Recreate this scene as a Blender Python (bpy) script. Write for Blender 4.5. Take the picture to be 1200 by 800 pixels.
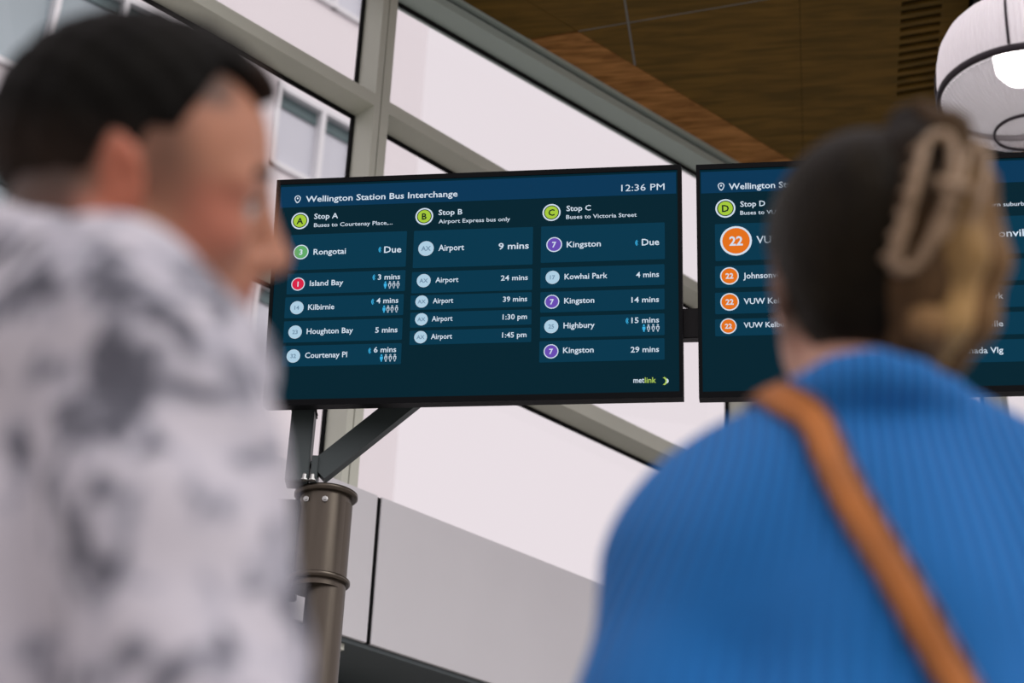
import bpy, bmesh, math, random
import numpy as np
from mathutils import Matrix, Vector, noise
S = bpy.context.scene
for o in list(bpy.data.objects): bpy.data.objects.remove(o)
random.seed(4); np.random.seed(4)
C = S.collection

# ------------------------------------------------------------------ camera
cam = bpy.data.objects.new('camera', bpy.data.cameras.new('camera')); C.objects.link(cam)
cam.data.sensor_width = 36; cam.data.lens = 2118/1200*36
R = Matrix(((0.999002187, -0.044661274, 0.0), (-0.019904515, -0.445232567, -0.895193706), (0.039980492, 0.894300470, -0.445677270)))
cam.matrix_world = Matrix.Translation((0, 0, .85)) @ R.to_4x4()
cam.data.clip_start = .05; cam.data.clip_end = 300
cam.data.dof.use_dof = True; cam.data.dof.focus_distance = 5.45; cam.data.dof.aperture_fstop = 3.0
S.camera = cam

# ------------------------------------------------------------------ sky, light, exposure
def lin(r, g, b):
    f = lambda c: (c/12.92 if c <= .04045 else ((c+.055)/1.055)**2.4)
    return (f(r/255), f(g/255), f(b/255), 1)
w = bpy.data.worlds.new('overcast_sky'); S.world = w; w.use_nodes = True
bg = w.node_tree.nodes['Background']; bg.inputs[0].default_value = lin(237, 226, 231); bg.inputs[1].default_value = 1.0
sun = bpy.data.objects.new('sun', bpy.data.lights.new('sun', 'SUN')); C.objects.link(sun)
sun.data.energy = 1.1; sun.data.angle = math.radians(40); sun.data.color = (1, .97, .95)
sun.rotation_euler = Vector((.62, -.62, .75)).to_track_quat('Z', 'Y').to_euler()
S.view_settings.view_transform = 'Standard'; S.view_settings.look = 'None'
S.view_settings.gamma = 1; S.view_settings.exposure = 0.0

# ------------------------------------------------------------------ materials
MT = {}
def mat(name, col, rough=.6, metal=0, emit=None, var=0, scale=8, bump=0, bscale=40, spec=.5, stretch=None, bdist=.002, sheen=0, trans=0):
    """plain principled material; var = noise colour variation, bump = fine relief"""
    m = bpy.data.materials.new(name); m.use_nodes = True; nt = m.node_tree; b = nt.nodes['Principled BSDF']
    c = lin(*col)
    b.inputs['Base Color'].default_value = c; b.inputs['Roughness'].default_value = rough; b.inputs['Metallic'].default_value = metal
    b.inputs['Specular IOR Level'].default_value = spec
    if sheen: b.inputs['Sheen Weight'].default_value = sheen
    if trans: b.inputs['Transmission Weight'].default_value = trans
    tc = nt.nodes.new('ShaderNodeTexCoord'); mp = nt.nodes.new('ShaderNodeMapping'); nt.links.new(tc.outputs['Object'], mp.inputs[0])
    if stretch: mp.inputs['Scale'].default_value = stretch
    if var:
        n = nt.nodes.new('ShaderNodeTexNoise'); n.inputs['Scale'].default_value = scale; n.inputs['Detail'].default_value = 5
        nt.links.new(mp.outputs[0], n.inputs[0]); r = nt.nodes.new('ShaderNodeValToRGB'); nt.links.new(n.outputs[0], r.inputs[0])
        r.color_ramp.elements[0].position = .3; r.color_ramp.elements[1].position = .7
        r.color_ramp.elements[0].color = tuple(x*(1-var) for x in c[:3])+(1,); r.color_ramp.elements[1].color = tuple(min(1, x*(1+var)) for x in c[:3])+(1,)
        nt.links.new(r.outputs[0], b.inputs['Base Color'])
    if bump:
        n2 = nt.nodes.new('ShaderNodeTexNoise'); n2.inputs['Scale'].default_value = bscale; nt.links.new(mp.outputs[0], n2.inputs[0])
        bm = nt.nodes.new('ShaderNodeBump'); bm.inputs['Strength'].default_value = bump; bm.inputs['Distance'].default_value = bdist
        nt.links.new(n2.outputs[0], bm.inputs['Height']); nt.links.new(bm.outputs[0], b.inputs['Normal'])
    if emit:
        b.inputs['Emission Color'].default_value = lin(*emit[:3]); b.inputs['Emission Strength'].default_value = emit[3]
    MT[name] = m; return m
def vcol_mat(name, rough=.6, sheen=0, bump=0, bscale=200, bdist=.001, sss=0, stretch=None, spec=.5, var=0, aniso=0):
    m = mat(name, (255, 255, 255), rough, sheen=sheen, bump=bump, bscale=bscale, bdist=bdist, stretch=stretch, spec=spec)
    nt = m.node_tree; b = nt.nodes['Principled BSDF']; a = nt.nodes.new('ShaderNodeAttribute'); a.attribute_name = 'tint'
    out = a.outputs['Color']
    if var:
        tc = nt.nodes.new('ShaderNodeTexCoord'); mp = nt.nodes.new('ShaderNodeMapping'); nt.links.new(tc.outputs['Object'], mp.inputs[0])
        if stretch: mp.inputs['Scale'].default_value = stretch
        n = nt.nodes.new('ShaderNodeTexNoise'); n.inputs['Scale'].default_value = bscale*.3; nt.links.new(mp.outputs[0], n.inputs[0])
        mr = nt.nodes.new('ShaderNodeMapRange'); mr.inputs[1].default_value = .3; mr.inputs[2].default_value = .7; mr.inputs[3].default_value = 1-var; mr.inputs[4].default_value = 1+var
        nt.links.new(n.outputs[0], mr.inputs[0]); mx = nt.nodes.new('ShaderNodeVectorMath'); mx.operation = 'SCALE'
        nt.links.new(out, mx.inputs[0]); nt.links.new(mr.outputs[0], mx.inputs['Scale']); out = mx.outputs[0]
    nt.links.new(out, b.inputs['Base Color'])
    if sss:
        b.inputs['Subsurface Weight'].default_value = sss; b.inputs['Subsurface Radius'].default_value = (.9, .35, .2); b.inputs['Subsurface Scale'].default_value = .008
    return m

mat('aluminium_olive', (202, 206, 192), .5, .1, var=.04, scale=3)
mat('aluminium_dark', (180, 196, 188), .5, .1)
mat('joint_metal', (132, 136, 134), .5, .2)
mat('gasket', (8, 9, 10), .7, spec=.1)
mat('panel_grey', (218, 219, 222), .45, .05, var=.03, scale=1.5)
mat('soffit', (70, 80, 82), .6)
mat('concrete', (172, 168, 162), .8, var=.15, scale=2, bump=.3)
mat('asphalt', (110, 110, 112), .9, var=.12, scale=3)
mat('facade_white', (244, 238, 240), .8, var=.015, scale=.4)
mat('facade_frame', (236, 236, 238), .5)
mat('facade_glass', (214, 216, 224), .25, var=.06, scale=.6)
mat('blind', (92, 112, 114), .6)
mat('facade_glass_dark', (158, 172, 178), .25, var=.08, scale=.6)
mat('steel_post', (92, 86, 77), .3, .85, var=.08, scale=12, stretch=(3, 3, .4))
mat('steel_brace', (70, 80, 80), .45, .3)
mat('bolt_zinc', (190, 192, 190), .35, .9)
mat('display_case', (4, 7, 10), .5, spec=.12)
mat('black_plastic', (14, 15, 17), .5)
mat('dark_steel', (20, 30, 28), .5, .3)
mat('leather', (178, 104, 30), .5, var=.15, scale=30, bump=.3, bscale=120)
mat('leather_edge', (96, 56, 26), .6)
mat('trouser_navy', (44, 50, 64), .8, var=.1)
mat('trouser_black', (34, 34, 38), .8, var=.1)
mat('shoe_leather', (48, 36, 30), .4)
mat('shoe_white', (200, 198, 194), .5)
mat('lamp_band', (44, 38, 44), .4, .5)
mat('bulb_glow', (255, 250, 245), .5, emit=(255, 246, 246, 7))
mat('eye_white', (220, 214, 208), .2)
mat('iris', (60, 62, 60), .2)
mat('eyebrow', (66, 50, 38), .8)
mat('void_shade', (9, 11, 9), .9, spec=.05)
def screen_mat(name, col, k=1.0):
    m = mat(name, (2, 3, 4), 0.6, spec=.04, emit=col+(k,)); return m
screen_mat('screen_base', (2, 36, 48)); screen_mat('screen_header', (6, 54, 86)); screen_mat('screen_row', (4, 55, 77))
screen_mat('screen_white', (208, 222, 236)); screen_mat('screen_lime', (164, 200, 60)); screen_mat('screen_lime_text', (170, 200, 90))
screen_mat('screen_dark', (14, 32, 30)); screen_mat('screen_green', (96, 168, 104)); screen_mat('screen_red', (214, 36, 70))
screen_mat('screen_pale', (172, 204, 224)); screen_mat('screen_paletext', (110, 140, 165)); screen_mat('screen_purple', (104, 76, 176))
screen_mat('screen_orange', (226, 112, 26)); screen_mat('screen_cyan', (60, 176, 226))

# thin window glass
m = bpy.data.materials.new('window_glass'); m.use_nodes = True; nt = m.node_tree; nt.nodes.clear()
o_ = nt.nodes.new('ShaderNodeOutputMaterial'); mx = nt.nodes.new('ShaderNodeMixShader'); tr = nt.nodes.new('ShaderNodeBsdfTransparent'); gl = nt.nodes.new('ShaderNodeBsdfGlossy')
fr = nt.nodes.new('ShaderNodeFresnel'); fr.inputs[0].default_value = 1.3; gl.inputs['Roughness'].default_value = .02; tr.inputs[0].default_value = (.97, .98, .98, 1)
nt.links.new(fr.outputs[0], mx.inputs[0]); nt.links.new(tr.outputs[0], mx.inputs[1]); nt.links.new(gl.outputs[0], mx.inputs[2]); nt.links.new(mx.outputs[0], o_.inputs[0]); MT['window_glass'] = m
# prismatic lamp glass
m = mat('prismatic_glass', (188, 190, 192), .3); b = m.node_tree.nodes['Principled BSDF']; nt = m.node_tree
b.inputs['Transmission Weight'].default_value = .0
t2 = nt.nodes.new('ShaderNodeBsdfTranslucent'); t2.inputs[0].default_value = (.9, .86, .9, 1); mx = nt.nodes.new('ShaderNodeMixShader'); mx.inputs[0].default_value = .5
nt.links.new(b.outputs[0], mx.inputs[1]); nt.links.new(t2.outputs[0], mx.inputs[2]); nt.links.new(mx.outputs[0], nt.nodes['Material Output'].inputs[0])

m = mat('bowl_glass', (214, 212, 216), .2); nt = m.node_tree; t2 = nt.nodes.new('ShaderNodeBsdfTransparent'); mx = nt.nodes.new('ShaderNodeMixShader'); mx.inputs[0].default_value = .62
nt.links.new(nt.nodes['Principled BSDF'].outputs[0], mx.inputs[1]); nt.links.new(t2.outputs[0], mx.inputs[2]); nt.links.new(mx.outputs[0], nt.nodes['Material Output'].inputs[0])
def ply(name, c0, c1, ang, sc=1.0):
    """plywood: wavy grain bands running along one direction"""
    m = bpy.data.materials.new(name); m.use_nodes = True; nt = m.node_tree; b = nt.nodes['Principled BSDF']
    tc = nt.nodes.new('ShaderNodeTexCoord'); mp = nt.nodes.new('ShaderNodeMapping'); mp.inputs['Rotation'].default_value = (0, 0, ang); mp.inputs['Scale'].default_value = (1.2*sc, 9*sc, 1)
    n = nt.nodes.new('ShaderNodeTexNoise'); n.inputs['Scale'].default_value = 2.2; n.inputs['Detail'].default_value = 6; n.inputs['Distortion'].default_value = .6
    r = nt.nodes.new('ShaderNodeValToRGB'); r.color_ramp.elements[0].position = .36; r.color_ramp.elements[1].position = .64
    r.color_ramp.elements[0].color = lin(*c0); r.color_ramp.elements[1].color = lin(*c1)
    nt.links.new(tc.outputs['Object'], mp.inputs[0]); nt.links.new(mp.outputs[0], n.inputs[0]); nt.links.new(n.outputs[0], r.inputs[0]); nt.links.new(r.outputs[0], b.inputs['Base Color'])
    b.inputs['Roughness'].default_value = .6; b.inputs['Specular IOR Level'].default_value = .15; MT[name] = m
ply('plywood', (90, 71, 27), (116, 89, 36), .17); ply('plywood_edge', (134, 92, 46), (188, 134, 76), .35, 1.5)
# patterned shirt cloth
m = mat('shirt_cloth', (210, 206, 212), .85, sheen=.1); nt = m.node_tree; b = nt.nodes['Principled BSDF']
tc = nt.nodes.new('ShaderNodeTexCoord'); n1 = nt.nodes.new('ShaderNodeTexNoise'); n1.inputs['Scale'].default_value = 34; n1.inputs['Detail'].default_value = 3.5; n1.inputs['Distortion'].default_value = .5
n2 = nt.nodes.new('ShaderNodeTexNoise'); n2.inputs['Scale'].default_value = 8; mt = nt.nodes.new('ShaderNodeMath'); mt.operation = 'MULTIPLY_ADD'; mt.inputs[1].default_value = .45
nt.links.new(tc.outputs['Object'], n1.inputs[0]); nt.links.new(tc.outputs['Object'], n2.inputs[0]); nt.links.new(n2.outputs[0], mt.inputs[0]); nt.links.new(n1.outputs[0], mt.inputs[2])
r = nt.nodes.new('ShaderNodeValToRGB'); el = r.color_ramp.elements; el[0].position = .60; el[0].color = lin(84, 86, 96); el[1].position = .79; el[1].color = lin(199, 197, 204)
e = el.new(.655); e.color = lin(136, 138, 148); e = el.new(.72); e.color = lin(182, 182, 192)
nt.links.new(mt.outputs[0], r.inputs[0]); nt.links.new(r.outputs[0], b.inputs['Base Color'])

# ------------------------------------------------------------------ object helpers
def tag(o, label=None, cat=None, group=None, kind=None):
    if label: o['label'] = label
    if cat: o['category'] = cat
    if group: o['group'] = group
    if kind: o['kind'] = kind
    return o
def empty(name, loc=(0, 0, 0), M=None):
    o = bpy.data.objects.new(name, None); C.objects.link(o); o.empty_display_size = .1
    o.matrix_world = M if M else Matrix.Translation(loc); return o
def link(name, me, material, parent=None, M=None):
    o = bpy.data.objects.new(name, me); C.objects.link(o)
    if material and not me.materials: me.materials.append(MT[material] if isinstance(material, str) else material)
    if parent: o.parent = parent
    if M: o.matrix_basis = M
    return o
def from_bm(name, bm, material, parent=None, M=None, smooth=False):
    me = bpy.data.meshes.new(name); bm.normal_update(); bm.to_mesh(me); bm.free()
    if smooth:
        for p in me.polygons: p.use_smooth = True
    return link(name, me, material, parent, M)
def bm_box(bm, x0, x1, y0, y1, z0, z1, M=None):
    vs = [bm.verts.new((x, y, z)) for x in (x0, x1) for y in (y0, y1) for z in (z0, z1)]
    for f in ((0, 1, 3, 2), (4, 6, 7, 5), (0, 4, 5, 1), (2, 3, 7, 6), (0, 2, 6, 4), (1, 5, 7, 3)): bm.faces.new([vs[i] for i in f])
    if M: bmesh.ops.transform(bm, matrix=M, verts=vs)
    return vs
def box(name, x0, x1, y0, y1, z0, z1, material, parent=None, bev=0, M=None):
    bm = bmesh.new(); bm_box(bm, x0, x1, y0, y1, z0, z1)
    if bev: bmesh.ops.bevel(bm, geom=bm.edges[:], offset=bev, segments=2, affect='EDGES')
    bmesh.ops.recalc_face_normals(bm, faces=bm.faces[:]); return from_bm(name, bm, material, parent, M)
def prism(name, pts, h, material, parent=None, zf=None, M=None):
    """vertical prism over polygon pts (x,y); zf gives lower z, h the thickness"""
    bm = bmesh.new(); a = [bm.verts.new((x, y, zf(x, y) if zf else 0)) for x, y in pts]; b = [bm.verts.new((v.co.x, v.co.y, v.co.z+h)) for v in a]
    bm.faces.new(a[::-1]); bm.faces.new(b); n = len(a)
    for i in range(n): bm.faces.new((a[i], a[(i+1) % n], b[(i+1) % n], b[i]))
    bmesh.ops.recalc_face_normals(bm, faces=bm.faces[:]); return from_bm(name, bm, material, parent, M)
def lathe(name, prof, material, parent=None, n=32, M=None, smooth=True, ribs=0, amp=0):
    bm = bmesh.new(); rings = []
    for r, z in prof:
        rings.append([bm.verts.new(((r+(amp*math.cos(ribs*2*math.pi*i/n) if ribs and r > .03 else 0))*math.cos(2*math.pi*i/n), (r+(amp*math.cos(ribs*2*math.pi*i/n) if ribs and r > .03 else 0))*math.sin(2*math.pi*i/n), z)) for i in range(n)])
    for a, b in zip(rings, rings[1:]):
        for i in range(n): bm.faces.new((a[i], a[(i+1) % n], b[(i+1) % n], b[i]))
    for q_, rr in ((0, rings[0][::-1]), (1, rings[-1])): bm.faces.new([bm.verts.new(v.co) for v in rr])
    bmesh.ops.recalc_face_normals(bm, faces=bm.faces[:])
    o = from_bm(name, bm, material, parent, M)
    if smooth:
        for p in o.data.polygons: p.use_smooth = len(p.vertices) == 4
    return o
def tube(name, pts, rad, material, parent=None, n=10, closed=False, flat=None, ref=None):
    """sweep a round (or flat) section along pts"""
    P = [Vector(p) for p in pts]; bm = bmesh.new(); rings = []; N = len(P)
    for i, p in enumerate(P):
        t = (P[(i+1) % N]-P[i-1]) if closed else (P[min(i+1, N-1)]-P[max(i-1, 0)]); t.normalize()
        rf = (ref[i] if ref else Vector((0, 0, 1)) if abs(t.z) < .9 else Vector((1, 0, 0)))
        a = t.cross(rf).normalized(); b = a.cross(t).normalized()
        ra, rb = flat if flat else (rad, rad)
        if not flat and hasattr(rad, '__len__'): ra = rb = rad[i]
        rings.append([bm.verts.new(p+a*math.cos(2*math.pi*k/n)*ra+b*math.sin(2*math.pi*k/n)*rb) for k in range(n)])
    for i in range(N if closed else N-1):
        A, B = rings[i], rings[(i+1) % N]
        for k in range(n): bm.faces.new((A[k], A[(k+1) % n], B[(k+1) % n], B[k]))
    if not closed: bm.faces.new(rings[0][::-1]); bm.faces.new(rings[-1])
    bmesh.ops.recalc_face_normals(bm, faces=bm.faces[:])
    return from_bm(name, bm, material, parent, smooth=True)
def copy_obj(o, parent=None, M=None):
    c = o.copy(); C.objects.link(c)
    if parent is not None: c.parent = parent
    if M: c.matrix_basis = M
    return c

# ------------------------------------------------------------------ setting
box('floor', -9, 9, -6, 10.5, -.1, 0, 'concrete')['kind'] = 'structure'
tag(box('trim_1', -70, 70, -60, 90, -.3, -.12, 'asphalt'), kind='structure').name = 'ground'

# glazed wall: local x = along the wall, local y = outwards, seen at 45 degrees
WM = Matrix.Translation((0, 7.5, 0)) @ Matrix.Rotation(math.radians(45), 4, 'Z')
BAY = 2.75; M0 = -.905; DEP = .16
mulls = [M0+BAY*k for k in range(-2, 4)]; SMIN, SMAX = mulls[0], mulls[-1]
hz = lambda s: 6.205+.055*s      # raking head
wf = empty('window_1', M=WM); wf['kind'] = 'structure'
for k, s in enumerate(mulls):
    for a, b in ((-.038, -.003), (.003, .05)):
        bm = bmesh.new(); bm_box(bm, s+a, s+b, 0, DEP, 2.9, hz(s)+.02); bmesh.ops.recalc_face_normals(bm, faces=bm.faces[:]); from_bm('mullion', bm, 'aluminium_olive', wf)
    box('groove', s-.003, s+.003, .01, DEP, 2.9, hz(s), 'gasket', wf)
for k in range(len(mulls)-1):
    s0, s1 = mulls[k]+.05, mulls[k+1]-.038
    for z0, z1 in ((5.408, 5.472), (4.387, 4.466), (3.44, 3.52)):
        box('transom', s0, s1, 0, DEP, z0, z1, 'aluminium_olive', wf)
    # black gaskets along the pane edges, at the outer side
    for z0, z1 in ((3.52, 4.387), (4.466, 5.408), (5.472, None)):
        bm = bmesh.new(); g = .012
        top = lambda s: z1 if z1 else hz(s)
        bm_box(bm, s0, s0+g, DEP-.03, DEP-.01, z0, top(s0)); bm_box(bm, s1-g, s1, DEP-.03, DEP-.01, z0, top(s1)); 
        v = bm_box(bm, s0, s1, DEP-.03, DEP-.01, 0, g)
        for q in v: q.co.z = (q.co.z+z0)
        v = bm_box(bm, s0, s1, DEP-.03, DEP-.01, -g, 0)
        for q in v: q.co.z += top(q.co.x)
        bmesh.ops.recalc_face_normals(bm, faces=bm.faces[:]); from_bm('gasket', bm, 'gasket', wf)
        bm = bmesh.new(); v = [bm.verts.new(p) for p in ((s0, DEP-.02, z0), (s1, DEP-.02, z0), (s1, DEP-.02, top(s1)), (s0, DEP-.02, top(s0)))]; bm.faces.new(v)
        from_bm('pane', bm, 'window_glass', wf)
# raking head beam under the roof edge
hb = empty('trim_1', M=WM); hb['kind'] = 'structure'
def rake(name, za, zb, y0, y1, m_, par):
    bm = bmesh.new(); v = bm_box(bm, SMIN, SMAX, y0, y1, 0, 1)
    for q in v: q.co.z = hz(q.co.x)+(zb if q.co.z > .5 else za)
    bmesh.ops.recalc_face_normals(bm, faces=bm.faces[:]); return from_bm(name, bm, m_, par)
rake('head_beam', 0, .045, 0, DEP+.02, 'aluminium_dark', hb)
rake('fascia_strip', .045, .075, .02, DEP, 'steel_brace', hb)
rake('cover_strip', .07, .12, -.012, DEP, 'aluminium_dark', hb)
# spandrel of metal panels under the glazing, soffit and the glazing below it
wl = empty('wall_far', M=WM); wl['kind'] = 'structure'
PJ = -.76
for k in range(-2, 4):
    a, b = PJ+BAY*k+.011, PJ+BAY*(k+1)-.011
    box('panel', a, b, -.035, .0, 2.945, 3.568, 'panel_grey', wl, bev=.002)
for k in range(-1, 4): box('joint_gap_dark', PJ+BAY*k-.010, PJ+BAY*k+.010, -.030, .0, 2.946, 3.562, 'gasket', wl)  # black strips added in the panel gaps so the shaded joints read dark
box('backing', PJ-2*BAY, PJ+4*BAY, .0, .02, 2.95, 3.5, 'gasket', wl)
box('soffit_plate', PJ-2*BAY, PJ+4*BAY, -.02, .55, 2.925, 2.944, 'soffit', wl)
w2 = empty('window_2', M=WM); w2['kind'] = 'structure'
for k in range(-2, 5):
    s = PJ+BAY*k
    box('mullion', s-.03, s+.03, .42, .54, 0, 2.92, 'aluminium_dark', w2); box('gasket', s-.034, s-.03, .41, .52, 0, 2.92, 'gasket', w2)
for k in range(-2, 4):
    a, b = PJ+BAY*k+.03, PJ+BAY*(k+1)-.034
    for z0, z1 in ((2.83, 2.92), (2.74, 2.755), (0.0, .12)): box('transom', a, b, .42, .54, z0, z1, 'soffit' if z0 != 2.74 else 'gasket', w2)
    bm = bmesh.new(); bm.faces.new([bm.verts.new(p) for p in ((a, .5, .12), (b, .5, .12), (b, .5, 2.83), (a, .5, 2.83))]); from_bm('pane', bm, 'window_glass', w2)

# plywood ceiling, gently sloping, panels on a grid turned 10 degrees; edge panels follow the glazed wall
ceil = lambda x, y: 6.27+.127*(x+.3)-.043*(y-7.1)
ca, sa = math.cos(math.radians(10)), math.sin(math.radians(10))
def g2w(xi, et): return (ca*xi+sa*et, -sa*xi+ca*et)
def clip(poly, nx, ny, c):      # keep nx*x+ny*y <= c
    out = []
    for i in range(len(poly)):
        p, q = poly[i], poly[(i+1) % len(poly)]; dp = nx*p[0]+ny*p[1]-c; dq = nx*q[0]+ny*q[1]-c
        if dp <= 0: out.append(p)
        if (dp < 0 < dq) or (dq < 0 < dp):
            t = dp/(dp-dq); out.append((p[0]+t*(q[0]-p[0]), p[1]+t*(q[1]-p[1])))
    return out
def area(p): return abs(sum(p[i][0]*p[(i+1) % len(p)][1]-p[(i+1) % len(p)][0]*p[i][1] for i in range(len(p))))/2
cl = empty('ceiling'); cl['kind'] = 'structure'
CREASE, EDGE = 7.195, 7.54; J = .005
PWID, ROW = .855, 2.44; X0, E0 = -.783, 7.393
def ceil_panel(x0, x1, e0, e1, name='panel', m_='plywood', th=.018):
    a_ = .0012 if abs(x0-X0-PWID) < .01 else J; b_ = .0012 if abs(x1-X0-PWID) < .01 else J      # this joint is butted tight
    poly = clip([g2w(x0+a_, e0+J), g2w(x1-b_, e0+J), g2w(x1-b_, e1-J), g2w(x0+a_, e1-J)], -1, 1, CREASE)
    if len(poly) > 2 and area(poly) > .003: prism(name, poly, th, m_, cl, ceil)
CNEAR = 4.95
for r in range(-1, 3):
    e0, e1 = E0+ROW*r, E0+ROW*(r+1); e0 = max(e0, CNEAR)
    for k in range(-6, 6):
        x0, x1 = X0+PWID*k, X0+PWID*(k+1)
        if k == 2: x0 += .035          # dark steel beam runs here
        if k == 1 and r == 0:           # the panel with the slotted grille
            s0, s1, t0, t1 = .582, .787, 7.455, 8.445
            ceil_panel(x0, s0+J, e0, e1); ceil_panel(s1-J, x1, e0, e1); ceil_panel(s0-J, s1+J, t1-J, e1)
            bm = bmesh.new()
            nsl = 14; pt = (t1-t0)/nsl
            for i in range(nsl+1):
                a0 = t0+pt*i+(.036 if i else -.06); a1 = t0+pt*(i+1)
                if i == nsl: a1 = a0+.0001; break
                poly = [g2w(s0, a0), g2w(s1, a0), g2w(s1, a1), g2w(s0, a1)]
                a = [bm.verts.new((x, y, ceil(x, y))) for x, y in poly]; b = [bm.verts.new((v.co.x, v.co.y, v.co.z+.018)) for v in a]
                bm.faces.new(a[::-1]); bm.faces.new(b)
                for j in range(4): bm.faces.new((a[j], a[(j+1) % 4], b[(j+1) % 4], b[j]))
            bmesh.ops.recalc_face_normals(bm, faces=bm.faces[:])
            from_bm('vent_grille', bm, 'plywood', cl)
            continue
        ceil_panel(x0, x1, e0, e1)
# perimeter panels between crease and glazed wall
for r in range(-3, 3):
    e0, e1 = E0+ROW*r+J, E0+ROW*(r+1)-J
    poly = [(-8, -8-(-CREASE)), (9, 9+CREASE), (9, 9+EDGE), (-8, -8+EDGE)]
    poly = [(-8, -8+CREASE+.004), (9, 9+CREASE+.004), (9, 9+EDGE), (-8, -8+EDGE)]
    poly = clip(poly, -sa, -ca, -e0); poly = clip(poly, sa, ca, e1)
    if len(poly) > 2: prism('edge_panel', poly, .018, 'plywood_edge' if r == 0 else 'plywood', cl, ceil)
for (a, b) in ((g2w(-3.5, E0), g2w(3.2, E0)), (g2w(X0, CNEAR), g2w(X0, 8.2))):       # metal cover strips in two joints
    dx, dy = b[0]-a[0], b[1]-a[1]; l_ = math.hypot(dx, dy); nx, ny = -dy/l_*.007, dx/l_*.007
    q_ = clip([(a[0]-nx, a[1]-ny), (b[0]-nx, b[1]-ny), (b[0]+nx, b[1]+ny), (a[0]+nx, a[1]+ny)], -1, 1, CREASE)
    prism('joint_strip', q_, .01, 'joint_metal', cl, lambda x, y: ceil(x, y)+.002)
void = clip([g2w(-5.9, CNEAR), g2w(4.4, CNEAR), g2w(4.4, 14.7), g2w(-5.9, 14.7)], -1, 1, EDGE+.05)
prism('roof_deck', void, .03, 'void_shade', cl, lambda x, y: ceil(x, y)+.06)  # deck coloured near black to stand for the shade above slots and joints
bmx = X0+PWID*2
prism('trim_2', [g2w(bmx+.02, CNEAR), g2w(bmx+.3, CNEAR), g2w(bmx+.3, 9.6), g2w(bmx+.02, 9.6)], .22, 'dark_steel', None, lambda x, y: ceil(x, y)-.2)['kind'] = 'structure'

# ------------------------------------------------------------------ building across the street
FM = Matrix.Translation((0, 22, 0)) @ Matrix.Rotation(math.radians(45), 4, 'Z')
ob = empty('office_building', M=FM); tag(ob, 'white rendered office building seen through the left side of the glazing', 'building')
wins = []
for j, z in enumerate((4.3, 7.05, 9.8, 12.55, 15.3, 18.05)):
    for s in (-16.1, -12.2, -8.38, -4.38): wins.append((s, s+(2.6 if s < -5 else 1.33), z-(.5 if s < -5 else 0), z+1.2, ))
# wall as strips around the openings so every window is recessed
zs = [0, 4.3, 7.05, 9.8, 12.55, 15.3, 18.05]
cols = [(-16.1, -13.5), (-12.2, -9.6), (-8.38, -5.78), (-4.38, -3.05)]
bm = bmesh.new(); edges = [-20]+[v for c in cols for v in c]+[-1.93]
for i in range(0, len(edges), 2): bm_box(bm, edges[i], edges[i+1], 0, 8, 0, 21)
for (a, b) in cols:
    zz = 0
    for z in zs[1:]:
        z0 = z-(.5 if a < -5 else 0); bm_box(bm, a, b, 0, 8, zz, z0); zz = z+1.2
    bm_box(bm, a, b, 0, 8, zz, 21)
    bm_box(bm, a, b, .3, 8, 1, 20)
bmesh.ops.recalc_face_normals(bm, faces=bm.faces[:]); from_bm('wall', bm, 'facade_white', ob)
for (a, b, z0, z1) in wins:
    bm = bmesh.new(); t = .07
    div = [a, b] if False else ([a, a+.77, b] if a > -5 else [a, a+.87, a+1.73, b])
    for x in div: bm_box(bm, max(a, x-t/2), min(b, x+t/2)if x not in (a,) else a+t, -.05, .12, z0, z1)
    bm_box(bm, a, b, -.051, .12, z0, z0+t); bm_box(bm, a, b, -.052, .12, z1-t*1.3, z1)
    bmesh.ops.recalc_face_normals(bm, faces=bm.faces[:]); fr_ = from_bm('window', bm, 'facade_frame', ob)
    for i in range(len(div)-1):
        box('pane', div[i]+.03, div[i+1]-.03, .08, .1, z0+t, z1-t, 'facade_glass' if a > -5 else 'facade_glass_dark', fr_)
        box('blind', div[i]+.04, div[i+1]-.04, .05, .07, z1-.27, z1-t, 'blind', fr_)

# ------------------------------------------------------------------ display stand
PX, PY = -.507, 5.02
st = empty('display_stand', (PX, PY, 0)); tag(st, 'bronze grey steel column and square post carrying the departure displays', 'stand')
def loc(x, y, z=0): return Matrix.Translation((x-PX, y-PY, z))
lathe('pole', [(.0575, 0), (.0575, 2.78)], 'steel_post', st, 48)
lathe('base_plate', [(.15, 0), (.15, .015)], 'steel_post', st, 40)
sx = -.531; r_ = .0765
lathe('sleeve', [(r_, 2.515), (r_, 2.805)], 'steel_post', st, 48, M=loc(sx, PY))
lathe('flange', [(r_+.012, 2.533), (r_+.016, 2.537), (r_+.016, 2.545), (r_+.012, 2.549)], 'steel_post', st, 48, M=loc(sx, PY))
lathe('flange', [(r_+.012, 2.80), (r_+.018, 2.804), (r_+.018, 2.814), (r_+.012, 2.818)], 'steel_post', st, 48, M=loc(sx, PY))
box('junction_box', -.69, -.6, 5.03, 5.12, 2.51, 2.80, 'steel_brace', st, bev=.004, M=loc(0, 0))
post = box('post', -.034, .034, -.034, .034, 2.815, 3.31, 'steel_brace', st, bev=.003, M=loc(-.612, 4.955))
box('cable_tie', -.037, .037, -.037, .037, 3.045, 3.05, 'black_plastic', st, M=loc(-.612, 4.955))
tube('cable_tie_end', [(-.612+.03-PX, 4.92-PY, 3.047), (-.575-PX, 4.915-PY, 3.045), (-.567-PX, 4.91-PY, 3.02)], .0025, 'black_plastic', st, 6)
bm = bmesh.new(); d = Vector((.44, 0, .43)); L = d.length
bm_box(bm, 0, L, -.02, .02, -.034, .034); bmesh.ops.recalc_face_normals(bm, faces=bm.faces[:])
from_bm('brace', bm, 'steel_brace', st, loc(-.556, 4.955, 2.855) @ Matrix.Rotation(-math.atan2(d.z, d.x), 4, 'Y'))
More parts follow.
